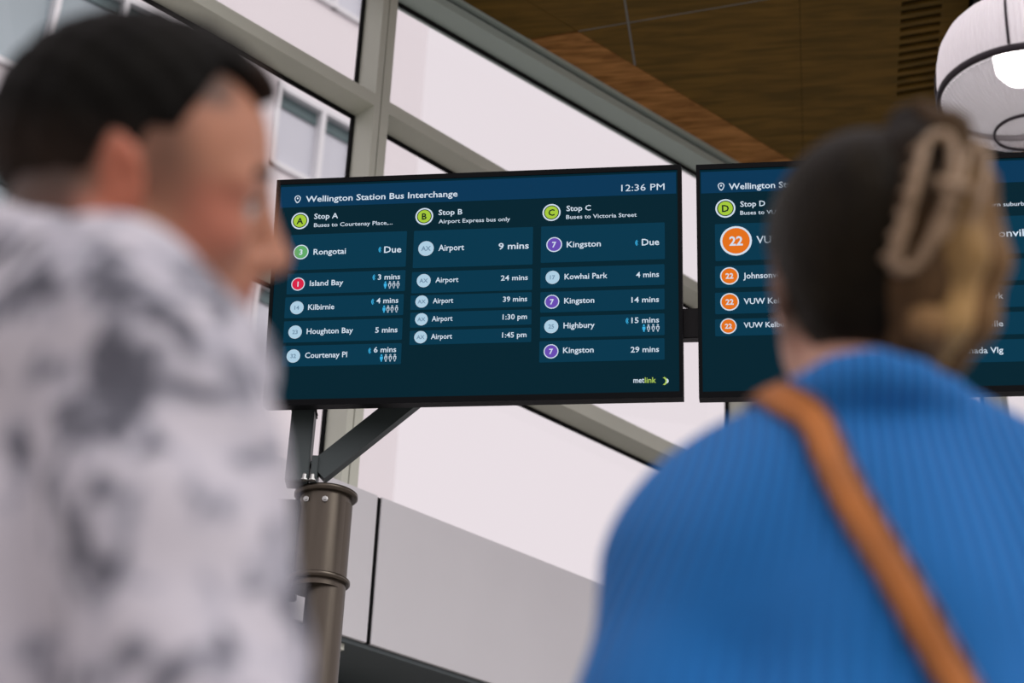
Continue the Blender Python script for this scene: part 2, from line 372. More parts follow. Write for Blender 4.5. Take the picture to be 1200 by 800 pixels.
box('brace_foot', -.573, -.553, 4.925, 4.985, 2.815, 2.90, 'steel_brace', st, bev=.002, M=loc(0, 0))
for (bx, bz) in ((-.588, 2.815), (-.565, 2.815)):
    lathe('bolt', [(.011, 0), (.011, .004), (.007, .004), (.007, .018), (.004, .022)], 'bolt_zinc', st, 8, M=loc(bx, 4.915, bz), smooth=False)
for (bx, bz) in ((-.582, 2.775), (-.525, 2.77)):
    lathe('bolt', [(.009, 0), (.009, .005), (.005, .006), (.005, .012)], 'bolt_zinc', st, 8, M=loc(bx, PY-math.sqrt(max(0, r_**2-(bx-sx)**2)), bz) @ Matrix.Rotation(math.pi/2, 4, 'X'), smooth=False)

# ------------------------------------------------------------------ the displays
DW = Vector((.98788, -.15521, 0)); DU = Vector((-.0232291, -.1478499, .98873698)); DN = DW.cross(DU)   # DN points to the viewer
DM = Matrix((DW, DU, DN)).transposed().to_4x4(); DM.translation = (-.72236655, 4.84124258, 3.01308232)
bar = box('cross_bar', .02, 2.5, .204, .296, -.13, -.085, 'black_plastic', st, bev=.003)
bar.matrix_basis = Matrix.Translation((-PX, -PY, 0)) @ DM
for u in (.35, .9, 1.62, 2.2):
    b_ = box('mount_arm', u-.03, u+.03, .12, .6, -.085, -.052, 'black_plastic', st); b_.matrix_basis = Matrix.Translation((-PX, -PY, 0)) @ DM
PANELS = [(0, 0.0528, 0.4226, 0.4108, 0.5361),
 (0, 0.0507, 0.346, 0.4112, 0.4119),
 (0, 0.0485, 0.2708, 0.4089, 0.3366),
 (0, 0.0491, 0.1943, 0.4083, 0.2611),
 (0, 0.0494, 0.1196, 0.4081, 0.1841),
 (0, 0.4321, 0.4172, 0.7912, 0.5357),
 (0, 0.4308, 0.3378, 0.7915, 0.4046),
 (0, 0.4298, 0.286, 0.7904, 0.3308),
 (0, 0.4305, 0.2308, 0.7908, 0.2775),
 (0, 0.4311, 0.1774, 0.7912, 0.2212),
 (0, 0.8154, 0.4212, 1.1805, 0.5359),
 (0, 0.8156, 0.3418, 1.179, 0.4054),
 (0, 0.8161, 0.2663, 1.1785, 0.3299),
 (0, 0.8168, 0.1882, 1.178, 0.254),
 (0, 0.8154, 0.1142, 1.1775, 0.1786),
 (1, 0.0527, 0.4128, 0.4096, 0.5277),
 (1, 0.0511, 0.3304, 0.4058, 0.397),
 (1, 0.0498, 0.2501, 0.4028, 0.3154),
 (1, 0.0487, 0.1834, 0.4002, 0.2347),
 (1, 0.6598, 0.4082, 1.0054, 0.5226),
 (1, 0.6546, 0.3272, 0.9976, 0.392),
 (1, 0.6506, 0.2482, 0.992, 0.3124),
 (1, 0.6465, 0.1675, 0.9864, 0.2336),
 (1, 0.6424, 0.0875, 0.9808, 0.1531)]
TEXTS = [(0, 'Wellington Station Bus Interchange', 0.0936, 0.5611, 0.6417, 0.0198, 'white'),
 (0, '12:36 PM', 1.053, 1.1808, 0.6388, 0.0216, 'white'),
 (0, 'Stop A', 0.1228, 0.1967, 0.5854, 0.0174, 'white'),
 (0, 'Buses to Courtenay Place,...', 0.1236, 0.3657, 0.5589, 0.013, 'white'),
 (0, 'Stop B', 0.505, 0.5772, 0.5838, 0.0174, 'white'),
 (0, 'Airport Express bus only', 0.5058, 0.722, 0.557, 0.013, 'white'),
 (0, 'Stop C', 0.8902, 0.9628, 0.582, 0.0174, 'white'),
 (0, 'Buses to Victoria Street', 0.8895, 1.0983, 0.5568, 0.013, 'white'),
 (0, 'Rongotai', 0.1269, 0.2265, 0.4699, 0.0187, 'white'),
 (0, 'Due', 0.3434, 0.3958, 0.4687, 0.0208, 'white'),
 (0, 'Island Bay', 0.1208, 0.2231, 0.3707, 0.0174, 'white'),
 (0, '3 mins', 0.328, 0.3955, 0.3837, 0.0172, 'white'),
 (0, 'Kilbirnie', 0.12, 0.1998, 0.2952, 0.0174, 'white'),
 (0, '4 mins', 0.3269, 0.393, 0.3094, 0.0172, 'white'),
 (0, 'Houghton Bay', 0.1198, 0.2602, 0.2196, 0.0174, 'white'),
 (0, '5 mins', 0.3272, 0.3941, 0.2179, 0.0172, 'white'),
 (0, 'Courtenay Pl', 0.1188, 0.246, 0.145, 0.0174, 'white'),
 (0, '6 mins', 0.3255, 0.3927, 0.1569, 0.0172, 'white'),
 (0, 'Airport', 0.5082, 0.5858, 0.4694, 0.0195, 'white'),
 (0, '9 mins', 0.689, 0.7794, 0.4674, 0.0208, 'white'),
 (0, 'Airport', 0.5024, 0.5715, 0.3694, 0.0164, 'white'),
 (0, '24 mins', 0.698, 0.7783, 0.3693, 0.0164, 'white'),
 (0, 'Airport', 0.4969, 0.5576, 0.3046, 0.0164, 'white'),
 (0, '39 mins', 0.7058, 0.7774, 0.3029, 0.0164, 'white'),
 (0, 'Airport', 0.4955, 0.5573, 0.2487, 0.0164, 'white'),
 (0, '1:30 pm', 0.7059, 0.7778, 0.2481, 0.0164, 'white'),
 (0, 'Airport', 0.4948, 0.5576, 0.1937, 0.0164, 'white'),
 (0, '1:45 pm', 0.7056, 0.7772, 0.1926, 0.0164, 'white'),
 (0, 'Kingston', 0.8921, 0.9929, 0.4672, 0.0187, 'white'),
 (0, 'Due', 1.1131, 1.164, 0.4656, 0.0208, 'white'),
 (0, 'Kowhai Park', 0.8866, 1.0125, 0.3673, 0.0174, 'white'),
 (0, '4 mins', 1.0962, 1.1629, 0.3665, 0.0172, 'white'),
 (0, 'Kingston', 0.8864, 0.9745, 0.2925, 0.0174, 'white'),
 (0, '14 mins', 1.0827, 1.1624, 0.2894, 0.0172, 'white'),
 (0, 'Highbury', 0.8852, 0.9759, 0.2164, 0.0174, 'white'),
 (0, '15 mins', 1.0826, 1.1621, 0.2268, 0.0172, 'white'),
 (0, 'Kingston', 0.8848, 0.9736, 0.141, 0.0174, 'white'),
 (0, '29 mins', 1.0803, 1.1616, 0.1379, 0.0172, 'white'),
 (0, 'met', 1.088, 1.1192, 0.0464, 0.0169, 'white'),
 (0, 'link', 1.1207, 1.1525, 0.0458, 0.0169, 'lime_text'),
 (1, 'Wellington Station Bus Interchange', 0.0951, 0.5276, 0.635, 0.0198, 'white'),
 (1, 'Stop D', 0.1275, 0.1996, 0.5794, 0.0174, 'white'),
 (1, 'Buses to VUW', 0.127, 0.2521, 0.554, 0.013, 'white'),
 (1, 'VUW', 0.1719, None, 0.4635, 0.0234, 'white'),
 (1, 'Johnsonville', 0.1317, None, 0.3561, 0.0182, 'white'),
 (1, 'VUW Kelburn', 0.1316, None, 0.278, 0.0182, 'white'),
 (1, 'VUW Kelburn', 0.1301, None, 0.2067, 0.0164, 'white'),
 (1, 'Buses to northern suburbs', 0.7099, 0.9406, 0.5526, 0.013, 'white'),
 (1, 'Johnsonville', 0.7689, 0.9534, 0.4596, 0.0224, 'white'),
 (1, 'Lower Hutt', 0.7229, 0.8348, 0.355, 0.0177, 'white'),
 (1, 'Churton Park', 0.7185, 0.8567, 0.274, 0.0177, 'white'),
 (1, 'Johnsonville', 0.714, 0.8516, 0.1916, 0.0177, 'white'),
 (1, 'Grenada Vlg', 0.7098, 0.8467, 0.1139, 0.0177, 'white')]
BADGES = [(0, 'A', 0.0793, 0.5809, 0.027, 'lime'),
 (0, 'B', 0.4617, 0.5814, 0.027, 'lime'),
 (0, 'C', 0.8457, 0.5796, 0.027, 'lime'),
 (0, '3', 0.088, 0.4799, 0.0234, 'green'),
 (0, '1', 0.0848, 0.3778, 0.0208, 'red'),
 (0, '14', 0.0855, 0.3031, 0.0205, 'pale'),
 (0, '23', 0.0844, 0.2268, 0.0205, 'pale'),
 (0, '32', 0.0833, 0.1523, 0.0205, 'pale'),
 (0, 'AX', 0.4705, 0.4783, 0.0234, 'pale'),
 (0, 'AX', 0.467, 0.3766, 0.0208, 'pale'),
 (0, 'AX', 0.4634, 0.3112, 0.019, 'pale'),
 (0, 'AX', 0.4644, 0.2559, 0.019, 'pale'),
 (0, 'AX', 0.4638, 0.2008, 0.019, 'pale'),
 (0, '7', 0.8549, 0.4774, 0.0234, 'purple'),
 (0, '17', 0.8513, 0.3748, 0.0205, 'pale'),
 (0, '7', 0.8503, 0.2991, 0.0216, 'purple'),
 (0, '25', 0.8492, 0.2231, 0.0205, 'pale'),
 (0, '7', 0.8497, 0.1471, 0.0216, 'purple'),
 (1, 'D', 0.0841, 0.5762, 0.0291, 'lime'),
 (1, '22', 0.1131, 0.4736, 0.0458, 'orange'),
 (1, '22', 0.0922, 0.3658, 0.0268, 'orange'),
 (1, '22', 0.0913, 0.2864, 0.0268, 'orange'),
 (1, '22', 0.0866, 0.2131, 0.0234, 'orange')]
WAVES = [(0, 0.3304, 0.4793),
 (0, 0.3161, 0.3916),
 (0, 0.3155, 0.315),
 (0, 0.3133, 0.1626),
 (0, 1.0981, 0.4743),
 (0, 1.0703, 0.2339)]
FOLK = [(0, [0.3515, 0.365, 0.3774, 0.3898], 0.3665),
 (0, [0.3508, 0.3627, 0.375, 0.3884], 0.2908),
 (0, [0.3493, 0.3626, 0.3758, 0.3891], 0.1394),
 (0, [1.1185, 1.1318, 1.1455, 1.1586], 0.2105)]
PINS = [(0, 0.0679, 0.6546),
 (1, 0.0728, 0.6482)]

DWID, DHGT, U2 = 1.23, .717, 1.274
FONT = None
def text_mesh(s, bold):
    cu = bpy.data.curves.new('lettering', 'FONT'); cu.body = s; cu.size = 1; cu.offset = bold; cu.resolution_u = 2; cu.extrude = 0.0
    o = bpy.data.objects.new('lettering', cu); C.objects.link(o); bpy.context.view_layer.update()
    me = bpy.data.meshes.new_from_object(o.evaluated_get(bpy.context.evaluated_depsgraph_get())); bpy.data.objects.remove(o); bpy.data.curves.remove(cu)
    return me
CAP = None
def lettering(par, s, u0, u1, v, cap, m_, z, center=False, bold=.012):
    me = text_mesh(s, bold); co = np.empty(len(me.vertices)*3); me.vertices.foreach_get('co', co); co = co.reshape(-1, 3)
    x0, x1 = co[:, 0].min(), co[:, 0].max(); k = cap/.72; kx = k if u1 is None else (u1-u0)/(x1-x0)
    co[:, 0] = (co[:, 0]-(x0 if not center else (x0+x1)/2))*kx+u0; co[:, 1] = (co[:, 1]*k if not center else (co[:, 1]-.36)*k)+v; co[:, 2] = z
    me.vertices.foreach_set('co', co.ravel()); me.update()
    return link('lettering', me, m_, par)
def disc(par, name, u, v, r, m_, z, n=28, r0=0):
    bm = bmesh.new(); a = [bm.verts.new((u+r*math.cos(2*math.pi*i/n), v+r*math.sin(2*math.pi*i/n), z)) for i in range(n)]
    if r0:
        b = [bm.verts.new((u+r0*math.cos(2*math.pi*i/n), v+r0*math.sin(2*math.pi*i/n), z)) for i in range(n)]
        for i in range(n): bm.faces.new((a[i], a[(i+1) % n], b[(i+1) % n], b[i]))
    else: bm.faces.new(a)
    return from_bm(name, bm, m_, par)
def quad(par, name, u0, v0, u1, v1, m_, z, rc=0):
    bm = bmesh.new(); pts = [(u0, v0), (u1, v0), (u1, v1), (u0, v1)]
    if rc:
        pts = []
        for cx, cy, a0 in ((u1-rc, v0+rc, -90), (u1-rc, v1-rc, 0), (u0+rc, v1-rc, 90), (u0+rc, v0+rc, 180)):
            for i in range(4): an = math.radians(a0+30*i); pts.append((cx+rc*math.cos(an), cy+rc*math.sin(an)))
    bm.faces.new([bm.verts.new((x, y, z)) for x, y in pts]); return from_bm(name, bm, m_, par)
def poly(par, name, pts, m_, z):
    bm = bmesh.new(); bm.faces.new([bm.verts.new((x, y, z)) for x, y in pts]); return from_bm(name, bm, m_, par)
def make_display(i, label):
    M = DM @ Matrix.Translation((U2*i, -.003*i, 0)); t = empty('information_display', M=M); tag(t, label, 'display')
    bm = bmesh.new(); bz = .011
    bm_box(bm, 0, DWID, 0, DHGT, -.05, -.006); bm_box(bm, 0, bz, 0, DHGT, -.006, 0); bm_box(bm, DWID-bz, DWID, 0, DHGT, -.006, 0)
    bm_box(bm, bz, DWID-bz, 0, .018, -.006, 0); bm_box(bm, bz, DWID-bz, DHGT-.016, DHGT, -.006, 0); bm_box(bm, .2, DWID-.2, .12, .6, -.056, -.05)
    bmesh.ops.recalc_face_normals(bm, faces=bm.faces[:]); from_bm('casing', bm, 'display_case', t)
    s = quad(t, 'screen', bz, .018, DWID-bz, DHGT-.016, 'screen_base', -.004)
    quad(s, 'header_bar', .014, .626, DWID-.015, .694, 'screen_header', -.0035)
    for d_, a, b, c, e_ in PANELS:
        if d_ == i: quad(s, 'departure_row', a, b, c, e_, 'screen_row', -.0035, .003)
    for d_, tx, a, b, v, cap, col in TEXTS:
        if d_ == i: lettering(s, tx, a, b, v, cap, 'screen_'+col, -.0025, bold=0 if 'M' in tx else .006 if cap < .0145 else .013)
    for d_, tx, u, v, r, col in BADGES:
        if d_ != i: continue
        disc(s, 'route_badge', u, v, r, 'screen_white', -.0032)
        if col == 'lime': disc(s, 'route_badge', u, v, r*.84, 'screen_dark', -.003)
        disc(s, 'route_badge', u, v, r*(.74 if col == 'lime' else .97 if col == 'pale' else .87), 'screen_'+col, -.0028)
        tc_ = {'lime': 'screen_dark', 'pale': 'screen_paletext'}.get(col, 'screen_white')
        lettering(s, tx, u, None, v, r*(.75 if len(tx) == 1 else .62), tc_, -.0024, True, .025)
    for d_, u, v in WAVES:
        if d_ != i: continue
        for q_ in (0, 1):
            n = 7; R_ = .011-.004*q_; cx = u+.007
            o_ = [(cx-R_*.9*math.cos(t_)-.0012, v+R_*math.sin(t_)) for t_ in [math.radians(-55+110*k/(n-1)) for k in range(n)]]
            i_ = [(cx-R_*.9*math.cos(t_)+.0012, v+R_*.95*math.sin(t_)) for t_ in [math.radians(55-110*k/(n-1)) for k in range(n)]]
            poly(s, 'live_mark', o_+i_, 'screen_cyan', -.0028)
    for d_, us, v in FOLK:
        if d_ != i: continue
        for k, u in enumerate(us):
            m_ = 'screen_cyan' if k == 0 else 'screen_white'
            disc(s, 'crowding_mark', u, v+.0085, .0028, m_, -.0028, 10, 0 if k == 0 else .0013)
            out = [(-.0045, .0045), (.0045, .0045), (.0042, -.004), (.002, -.0055), (.0018, -.011), (-.0018, -.011), (-.002, -.0055), (-.0042, -.004)]
            if k == 0: poly(s, 'crowding_mark', [(u+x, v+y) for x, y in out], m_, -.0028)
            else:
                bm = bmesh.new(); A = [bm.verts.new((u+x, v+y, -.0028)) for x, y in out]; B = [bm.verts.new((u+x*.5, v-.003+(y+.003)*.72, -.0028)) for x, y in out]
                for j in range(8): bm.faces.new((A[j], A[(j+1) % 8], B[(j+1) % 8], B[j]))
                from_bm('crowding_mark', bm, m_, s)
    for d_, u, v in PINS:
        if d_ != i: continue
        disc(s, 'location_pin', u, v, .0028, 'screen_white', -.0028, 12)
        n = 16; A = []; B = []
        for k in range(n):
            t_ = 2*math.pi*k/n+math.pi/2; r1 = .0098; f_ = max(0, -math.sin(t_))**3
            A.append((u+r1*math.cos(t_), v+r1*math.sin(t_)-.006*f_)); B.append((u+r1*.72*math.cos(t_), v+r1*.72*math.sin(t_)-.005*f_))
        bm = bmesh.new(); a = [bm.verts.new((x, y, -.0028)) for x, y in A]; b = [bm.verts.new((x, y, -.0028)) for x, y in B]
        for j in range(n): bm.faces.new((a[j], a[(j+1) % n], b[(j+1) % n], b[j]))
        from_bm('location_pin', bm, 'screen_white', s)
    # operator mark: chevrons beside the word, and a line of tiny print
    cx, cy = 1.172, .050
    for (dx, r1, m_) in ((0, .013, 'screen_lime_text'), (.009, .0075, 'screen_white')):
        o_ = [(cx+dx+r1*math.cos(t_), cy+r1*math.sin(t_)) for t_ in [math.radians(-70+140*k/6) for k in range(7)]]
        i_ = [(cx+dx-.004+r1*math.cos(t_)*.9, cy+r1*math.sin(t_)*.8) for t_ in [math.radians(70-140*k/6) for k in range(7)]]
        poly(s, 'logo_mark', o_+i_, m_, -.0028)
    if i == 1:
        lettering(s, 'met', 1.083, 1.117, .0455, .016, 'screen_white', -.0025); lettering(s, 'link', 1.118, 1.152, .0455, .016, 'screen_lime_text', -.0025)
    return t
make_display(0, 'wide departure screen for Stops A, B and C with 12:36 PM clock')
make_display(1, 'departure screen for Stop D with orange 22 badges, behind the woman')

# ------------------------------------------------------------------ pendant lamp
LC = Vector((1.152, 3.455, 3.325))
lp = empty('pendant_lamp', LC); tag(lp, 'round white ribbed glass pendant lamp with dark bands, at upper right', 'lamp')
lathe('glass_dome', [(.035, .172), (.07, .167), (.105, .155), (.135, .135), (.162, .106), (.18, .07), (.188, .03), (.19, -.01), (.188, -.05)], 'prismatic_glass', lp, 360, ribs=90, amp=.0016)
d_ = lathe('glass_bowl', [(.182, -.07), (.172, -.095), (.15, -.12), (.115, -.143), (.07, -.163), (.03, -.168)], 'bowl_glass', lp, 360, ribs=90, amp=.0016)
for nm in (lp.children):
    bm = bmesh.new(); bm.from_mesh(nm.data); bmesh.ops.delete(bm, geom=[f for f in bm.faces if len(f.verts) > 4 and (nm.name.startswith('glass_dome') or f.calc_center_median().z > -.1)], context='FACES'); bm.to_mesh(nm.data); bm.free()
circ = lambda r, z, n=48: [(r*math.cos(2*math.pi*i/n), r*math.sin(2*math.pi*i/n), z) for i in range(n)]
tube('band', circ(.19, -.06), 0, 'lamp_band', lp, 8, True, flat=(.006, .011))
tube('band', circ(.072, -.164), 0, 'lamp_band', lp, 8, True, flat=(.003, .005))
for k in range(4):
    a = math.radians(246+90*k)
    pr = [(.05, .171), (.08, .166), (.108, .155), (.138, .136), (.165, .107), (.183, .07), (.191, .03), (.193, -.01), (.191, -.05)]
    tube('strap', [((r+.003)*math.cos(a), (r+.003)*math.sin(a), z) for r, z in pr], .0035, 'lamp_band', lp, 6)
lathe('bulb', [(.02, .11), (.045, .085), (.06, .045), (.056, .01), (.036, -.018), (.005, -.028)], 'bulb_glow', lp, 24)
lathe('cap', [(.06, .166), (.055, .23), (.03, .26), (.012, .29)], 'lamp_band', lp, 24)
tube('rod', [(0, 0, .285), (0, 0, ceil(LC.x, LC.y)-LC.z if False else 3.3)], .008, 'lamp_band', lp, 8)

# ------------------------------------------------------------------ people: smooth-blended volumes meshed as one surface
class Vol:
    def __init__(s, lo, hi, h):
        s.lo = np.array(lo, float); s.h = h; s.n = np.ceil((np.array(hi)-s.lo)/h).astype(int)+1
        s.ax = [(s.lo[i]+h*np.arange(s.n[i])).astype(np.float32) for i in range(3)]
        s.D = np.full(s.n, 1.0, np.float32); s.R = np.eye(3); s.t = np.zeros(3)
    def frame(s, R=None, t=None): s.R = np.eye(3) if R is None else np.array(R); s.t = np.zeros(3) if t is None else np.array(t)
    def W(s, p): return s.R @ np.array(p, float)+s.t
    def sl(s, lo, hi, pad):
        a = np.clip(np.floor((np.array(lo)-pad-s.lo)/s.h).astype(int), 0, s.n); b = np.clip(np.ceil((np.array(hi)+pad-s.lo)/s.h).astype(int)+1, 0, s.n)
        return tuple(slice(int(a[i]), int(b[i])) for i in range(3))
    def grid(s, sl): return s.ax[0][sl[0]][:, None, None], s.ax[1][sl[1]][None, :, None], s.ax[2][sl[2]][None, None, :]
    def mix(s, sl, d, k, cut=False):
        A = s.D[sl]
        if cut: d = -d; h = np.clip(.5-.5*(d-A)/-k if False else .5+.5*(d-A)/k, 0, 1); s.D[sl] = A*(1-h)+d*h+k*h*(1-h)
        elif k <= 0: s.D[sl] = np.minimum(A, d)
        else: h = np.clip(.5+.5*(A-d)/k, 0, 1); s.D[sl] = A*(1-h)+d*h-k*h*(1-h)
    def cap(s, a, b, ra, rb=None, k=.02, cut=False):
        a = s.W(a); b = s.W(b); rb = ra if rb is None else rb; m = max(ra, rb)
        sl = s.sl(np.minimum(a, b)-m, np.maximum(a, b)+m, .05+k); X, Y, Z = s.grid(sl); ab = b-a; L = max(ab.dot(ab), 1e-9)
        t = np.clip(((X-a[0])*ab[0]+(Y-a[1])*ab[1]+(Z-a[2])*ab[2])/L, 0, 1)
        d = np.sqrt((X-a[0]-t*ab[0])**2+(Y-a[1]-t*ab[1])**2+(Z-a[2]-t*ab[2])**2)-(ra+(rb-ra)*t)
        s.mix(sl, d, k, cut)
    def ell(s, c, r, k=.02, cut=False, rot=None):
        c = s.W(c); r = np.array(r, float); m = r.max(); sl = s.sl(c-m, c+m, .05+k); X, Y, Z = s.grid(sl)
        Q = s.R if rot is None else s.R @ np.array(rot); dx, dy, dz = X-c[0], Y-c[1], Z-c[2]
        p = [(dx*Q[0, i]+dy*Q[1, i]+dz*Q[2, i]) for i in range(3)]
        k0 = np.sqrt(sum((p[i]/r[i])**2 for i in range(3))); k1 = np.sqrt(sum((p[i]/r[i]**2)**2 for i in range(3)))
        s.mix(sl, k0*(k0-1)/np.maximum(k1, 1e-6), k, cut)
    def chain(s, pts, rs, k=.02):
        for i in range(len(pts)-1): s.cap(pts[i], pts[i+1], rs[i], rs[i+1], k)
    def all(s): return s.grid((slice(None),)*3)
    def mesh(s, name):
        D = s.D; D[0] = D[-1] = 1; D[:, 0] = D[:, -1] = 1; D[:, :, 0] = D[:, :, -1] = 1
        I = D < 0; nx, ny, nz = (s.n-1); acc = np.zeros((nx, ny, nz, 3), np.float32); cnt = np.zeros((nx, ny, nz), np.float32)
        for a in range(3):
            sh = [slice(None)]*3; s0 = list(sh); s1 = list(sh); s0[a] = slice(0, -1); s1[a] = slice(1, None)
            d0, d1 = D[tuple(s0)], D[tuple(s1)]; cr = I[tuple(s0)] != I[tuple(s1)]; idx = np.argwhere(cr)
            t = d0[cr]/(d0[cr]-d1[cr]); P = idx.astype(np.float32); P[:, a] += t
            o = [i for i in range(3) if i != a]
            for u in (0, -1):
                for v in (0, -1):
                    q = idx.copy(); q[:, o[0]] += u; q[:, o[1]] += v; ok = ((q >= 0) & (q < [nx, ny, nz])).all(1); q = q[ok]
                    np.add.at(acc, (q[:, 0], q[:, 1], q[:, 2]), P[ok]); np.add.at(cnt, (q[:, 0], q[:, 1], q[:, 2]), 1)
        m = cnt > 0; ids = -np.ones((nx, ny, nz), np.int64); ids[m] = np.arange(m.sum()); V = acc[m]/cnt[m][:, None]*s.h+s.lo
        F = []
        for a in range(3):
            s0 = [slice(None)]*3; s1 = [slice(None)]*3; s0[a] = slice(0, -1); s1[a] = slice(1, None)
            i0, i1 = I[tuple(s0)], I[tuple(s1)]; idx = np.argwhere(i0 != i1); fl = i0[tuple(idx.T)]; o = [(a+1) % 3, (a+2) % 3]
            def g(u, v): q = idx.copy(); q[:, o[0]] += u; q[:, o[1]] += v; return ids[q[:, 0], q[:, 1], q[:, 2]]
            Q = np.stack([g(-1, -1), g(0, -1), g(0, 0), g(-1, 0)], 1); Q[~fl] = Q[~fl][:, ::-1]; F.append(Q)
        F = np.concatenate(F); me = bpy.data.meshes.new(name); me.vertices.add(len(V)); me.vertices.foreach_set('co', V.astype(np.float32).ravel())
        me.loops.add(len(F)*4); me.loops.foreach_set('vertex_index', F.ravel().astype(np.int32)); me.polygons.add(len(F))
        me.polygons.foreach_set('loop_start', np.arange(0, len(F)*4, 4, dtype=np.int32))
        me.polygons.foreach_set('use_smooth', np.ones(len(F), bool)); me.update(calc_edges=True); me.validate(); return me, V
def tint(me, cols):
    a = me.color_attributes.new('tint', 'FLOAT_COLOR', 'POINT'); c = np.ones((len(cols), 4), np.float32); c[:, :3] = cols; a.data.foreach_set('color', c.ravel())
L3 = lambda *c: np.array(lin(*c)[:3])
sst = lambda x, a, b: (lambda t: t*t*(3-2*t))(np.clip((x-a)/(b-a), 0, 1))
def blend(c, col, m): return c*(1-m[:, None])+np.array(col)[None]*m[:, None]
def rotm(yaw, pitch, roll=0):   # pitch > 0 looks down
    return np.array(Matrix.Rotation(yaw, 3, 'Z') @ Matrix.Rotation(pitch, 3, 'Y') @ Matrix.Rotation(roll, 3, 'X'))

def head_vol(v, f=1.0, fem=False):
    """head in the current frame: x forward, y left, z up, origin between the ears"""
    E = lambda c, r, k=.02, **kw: v.ell(np.array(c)*f, np.array(r)*f, k, **kw)
    K = lambda a, b, ra, rb, k=.02, **kw: v.cap(np.array(a)*f, np.array(b)*f, ra*f, rb*f, k, **kw)
    E((-.012, 0, .038), (.096, .075, .086), .02)                     # cranium
    E((.030, 0, .030), (.064, .062, .070), .03)                      # forehead
    E((.030, 0, -.030), (.060, .056, .070), .03)                     # mid face
    for s in (1, -1):
        K((.0, s*.054, -.050), (.070, s*.014, -.096), .020, .018, .03)  # jaw
        E((.060, s*.038, -.022), (.024, .020, .022), .02)            # cheek
        K((.083, s*.012, .022), (.070, s*.048, .018), .010, .010, .015)   # brow ridge
        E((.097, s*.033, .002), (.014, .017, .012), .012, cut=True)  # socket
        E((.076, s*.032, .001), (.0138, .0155, .0125), .004)            # lids
        K((.086, s*.026, -.0005), (.084, s*.040, -.0005), .0055, .0045, .002, cut=True)
        E((.099, s*.012, -.040), (.012, .008, .008), .008)           # nostril wings
        # ear
        a = math.radians(12); Q = np.array(Matrix.Rotation(-a, 3, 'Y') @ Matrix.Rotation(s*math.radians(22), 3, 'Z'))
        E((-.012, s*.077, .004), (.019, .008, .033), .006, rot=Q)
        E((-.010, s*.087, .006), (.011, .007, .021), .005, cut=True, rot=Q)
        E((-.004, s*.078, -.008), (.006, .007, .009), .004)          # tragus
        E((-.008, s*.077, -.028), (.009, .006, .010), .006)          # lobe
    K((.090, 0, .012), (.112, 0, -.034), .0085, .011, .014)          # nose
    E((.111, 0, -.037), (.012, .011, .010), .008)
    E((.078, 0, -.062), (.020, .028, .022), .02)                     # mouth mound
    E((.094, 0, -.058), (.009, .022, .005), .005); E((.091, 0, -.070), (.009, .019, .006), .005)
    K((.101, -.016, -.0635), (.101, .016, -.0635), .0018, .0018, .003, cut=True)
    E((.080, 0, -.097), (.018, .022, .016), .02)                     # chin
    K((.02, 0, -.055), (-.01, 0, -.10), .048, .050, .03)

def hand_vol(v, w, d, out, side):
    """relaxed hand: w wrist point, d pointing down the hand, out = thumb side"""
    w = np.array(w, float); d = np.array(d, float)/np.linalg.norm(d); out = np.array(out, float); out -= d*d.dot(out); out /= np.linalg.norm(out); nrm = np.cross(d, out)*side
    p0 = w+d*.01
    for j in range(4):
        o = (.030-.019*j); v.cap(w+out*o*.6, w+d*.085+out*o, .017, .0125, .015)
    for j, L in enumerate((.066, .074, .069, .054)):
        o = .032-.020*j; a = w+d*.088+out*o; b = a+d*L*.45+nrm*.006; c = b+d*L*.30+nrm*.016; e = c+d*L*.18+nrm*.018
        v.chain([a, b, c, e], [.0100, .0092, .0086, .0075], .003)
    a = w+d*.025+out*.026; b = a+d*.035+out*.026+nrm*.008; c = b+d*.030+out*.010+nrm*.006
    v.chain([a, b, c], [.014, .011, .009], .008)

def body_vol(v, J, infl=0.0, head=True, arms=True, legs=True, torso=True, fem=False, hands=True, ak=.04):
    H = J['H']; g = infl
    v.frame()
    if torso:
        v.ell((0, 0, H-.66), (.115+g, .165+g, .13+g), .05)
        v.ell((.0, 0, H-.50), (.108+g, (.14 if fem else .15)+g, .15+g), .06)
        v.ell((.0, 0, H-.34), (.118+g, (.15 if fem else .168)+g, .16+g), .06)
        sh = J['sh']
        v.cap((-.015, -sh+.045, H-.238), (-.015, sh-.045, H-.238), .058+g, .058+g, .05)
        for s in (1, -1): v.cap((-.02, s*(sh-.03), H-.232), (-.018, s*.04, H-.165), .040+g*.7, .045+g*.5, .04)
        if fem:
            for s in (1, -1): v.ell((.085, s*.07, H-.38), (.05+g, .06+g, .06+g), .04)
    if head: v.cap((-.022, 0, H-.22), (-.010, 0, H-.10), J['nr'], J['nr']*.93, .03)
    if arms:
        for s, nm in ((1, 'L'), (-1, 'R')):
            a, b, c = J[nm]
            v.chain([a, (np.array(a)*.55+np.array(b)*.45), b], [.055+g, .046+g*1.1, .040+g*1.1], ak); v.chain([b, (np.array(b)*.6+np.array(c)*.4), c], [.040+g*1.1, .037+g*1.1, .027+g*.9], .03)
            if hands: hand_vol(v, c, J['hd'+nm], J['ho'+nm], s)
    if legs:
        for s in (1, -1):
            v.chain([(0, s*.085, H-.70), (.01, s*.095, .46), (-.015, s*.10, .09)], [.088+g, .060+g*1.3, .042+g*1.6], .03)
            if not g: v.chain([(-.04, s*.10, .05), (.05, s*.105, .042), (.14, s*.115, .03)], [.035, .034, .022], .02)

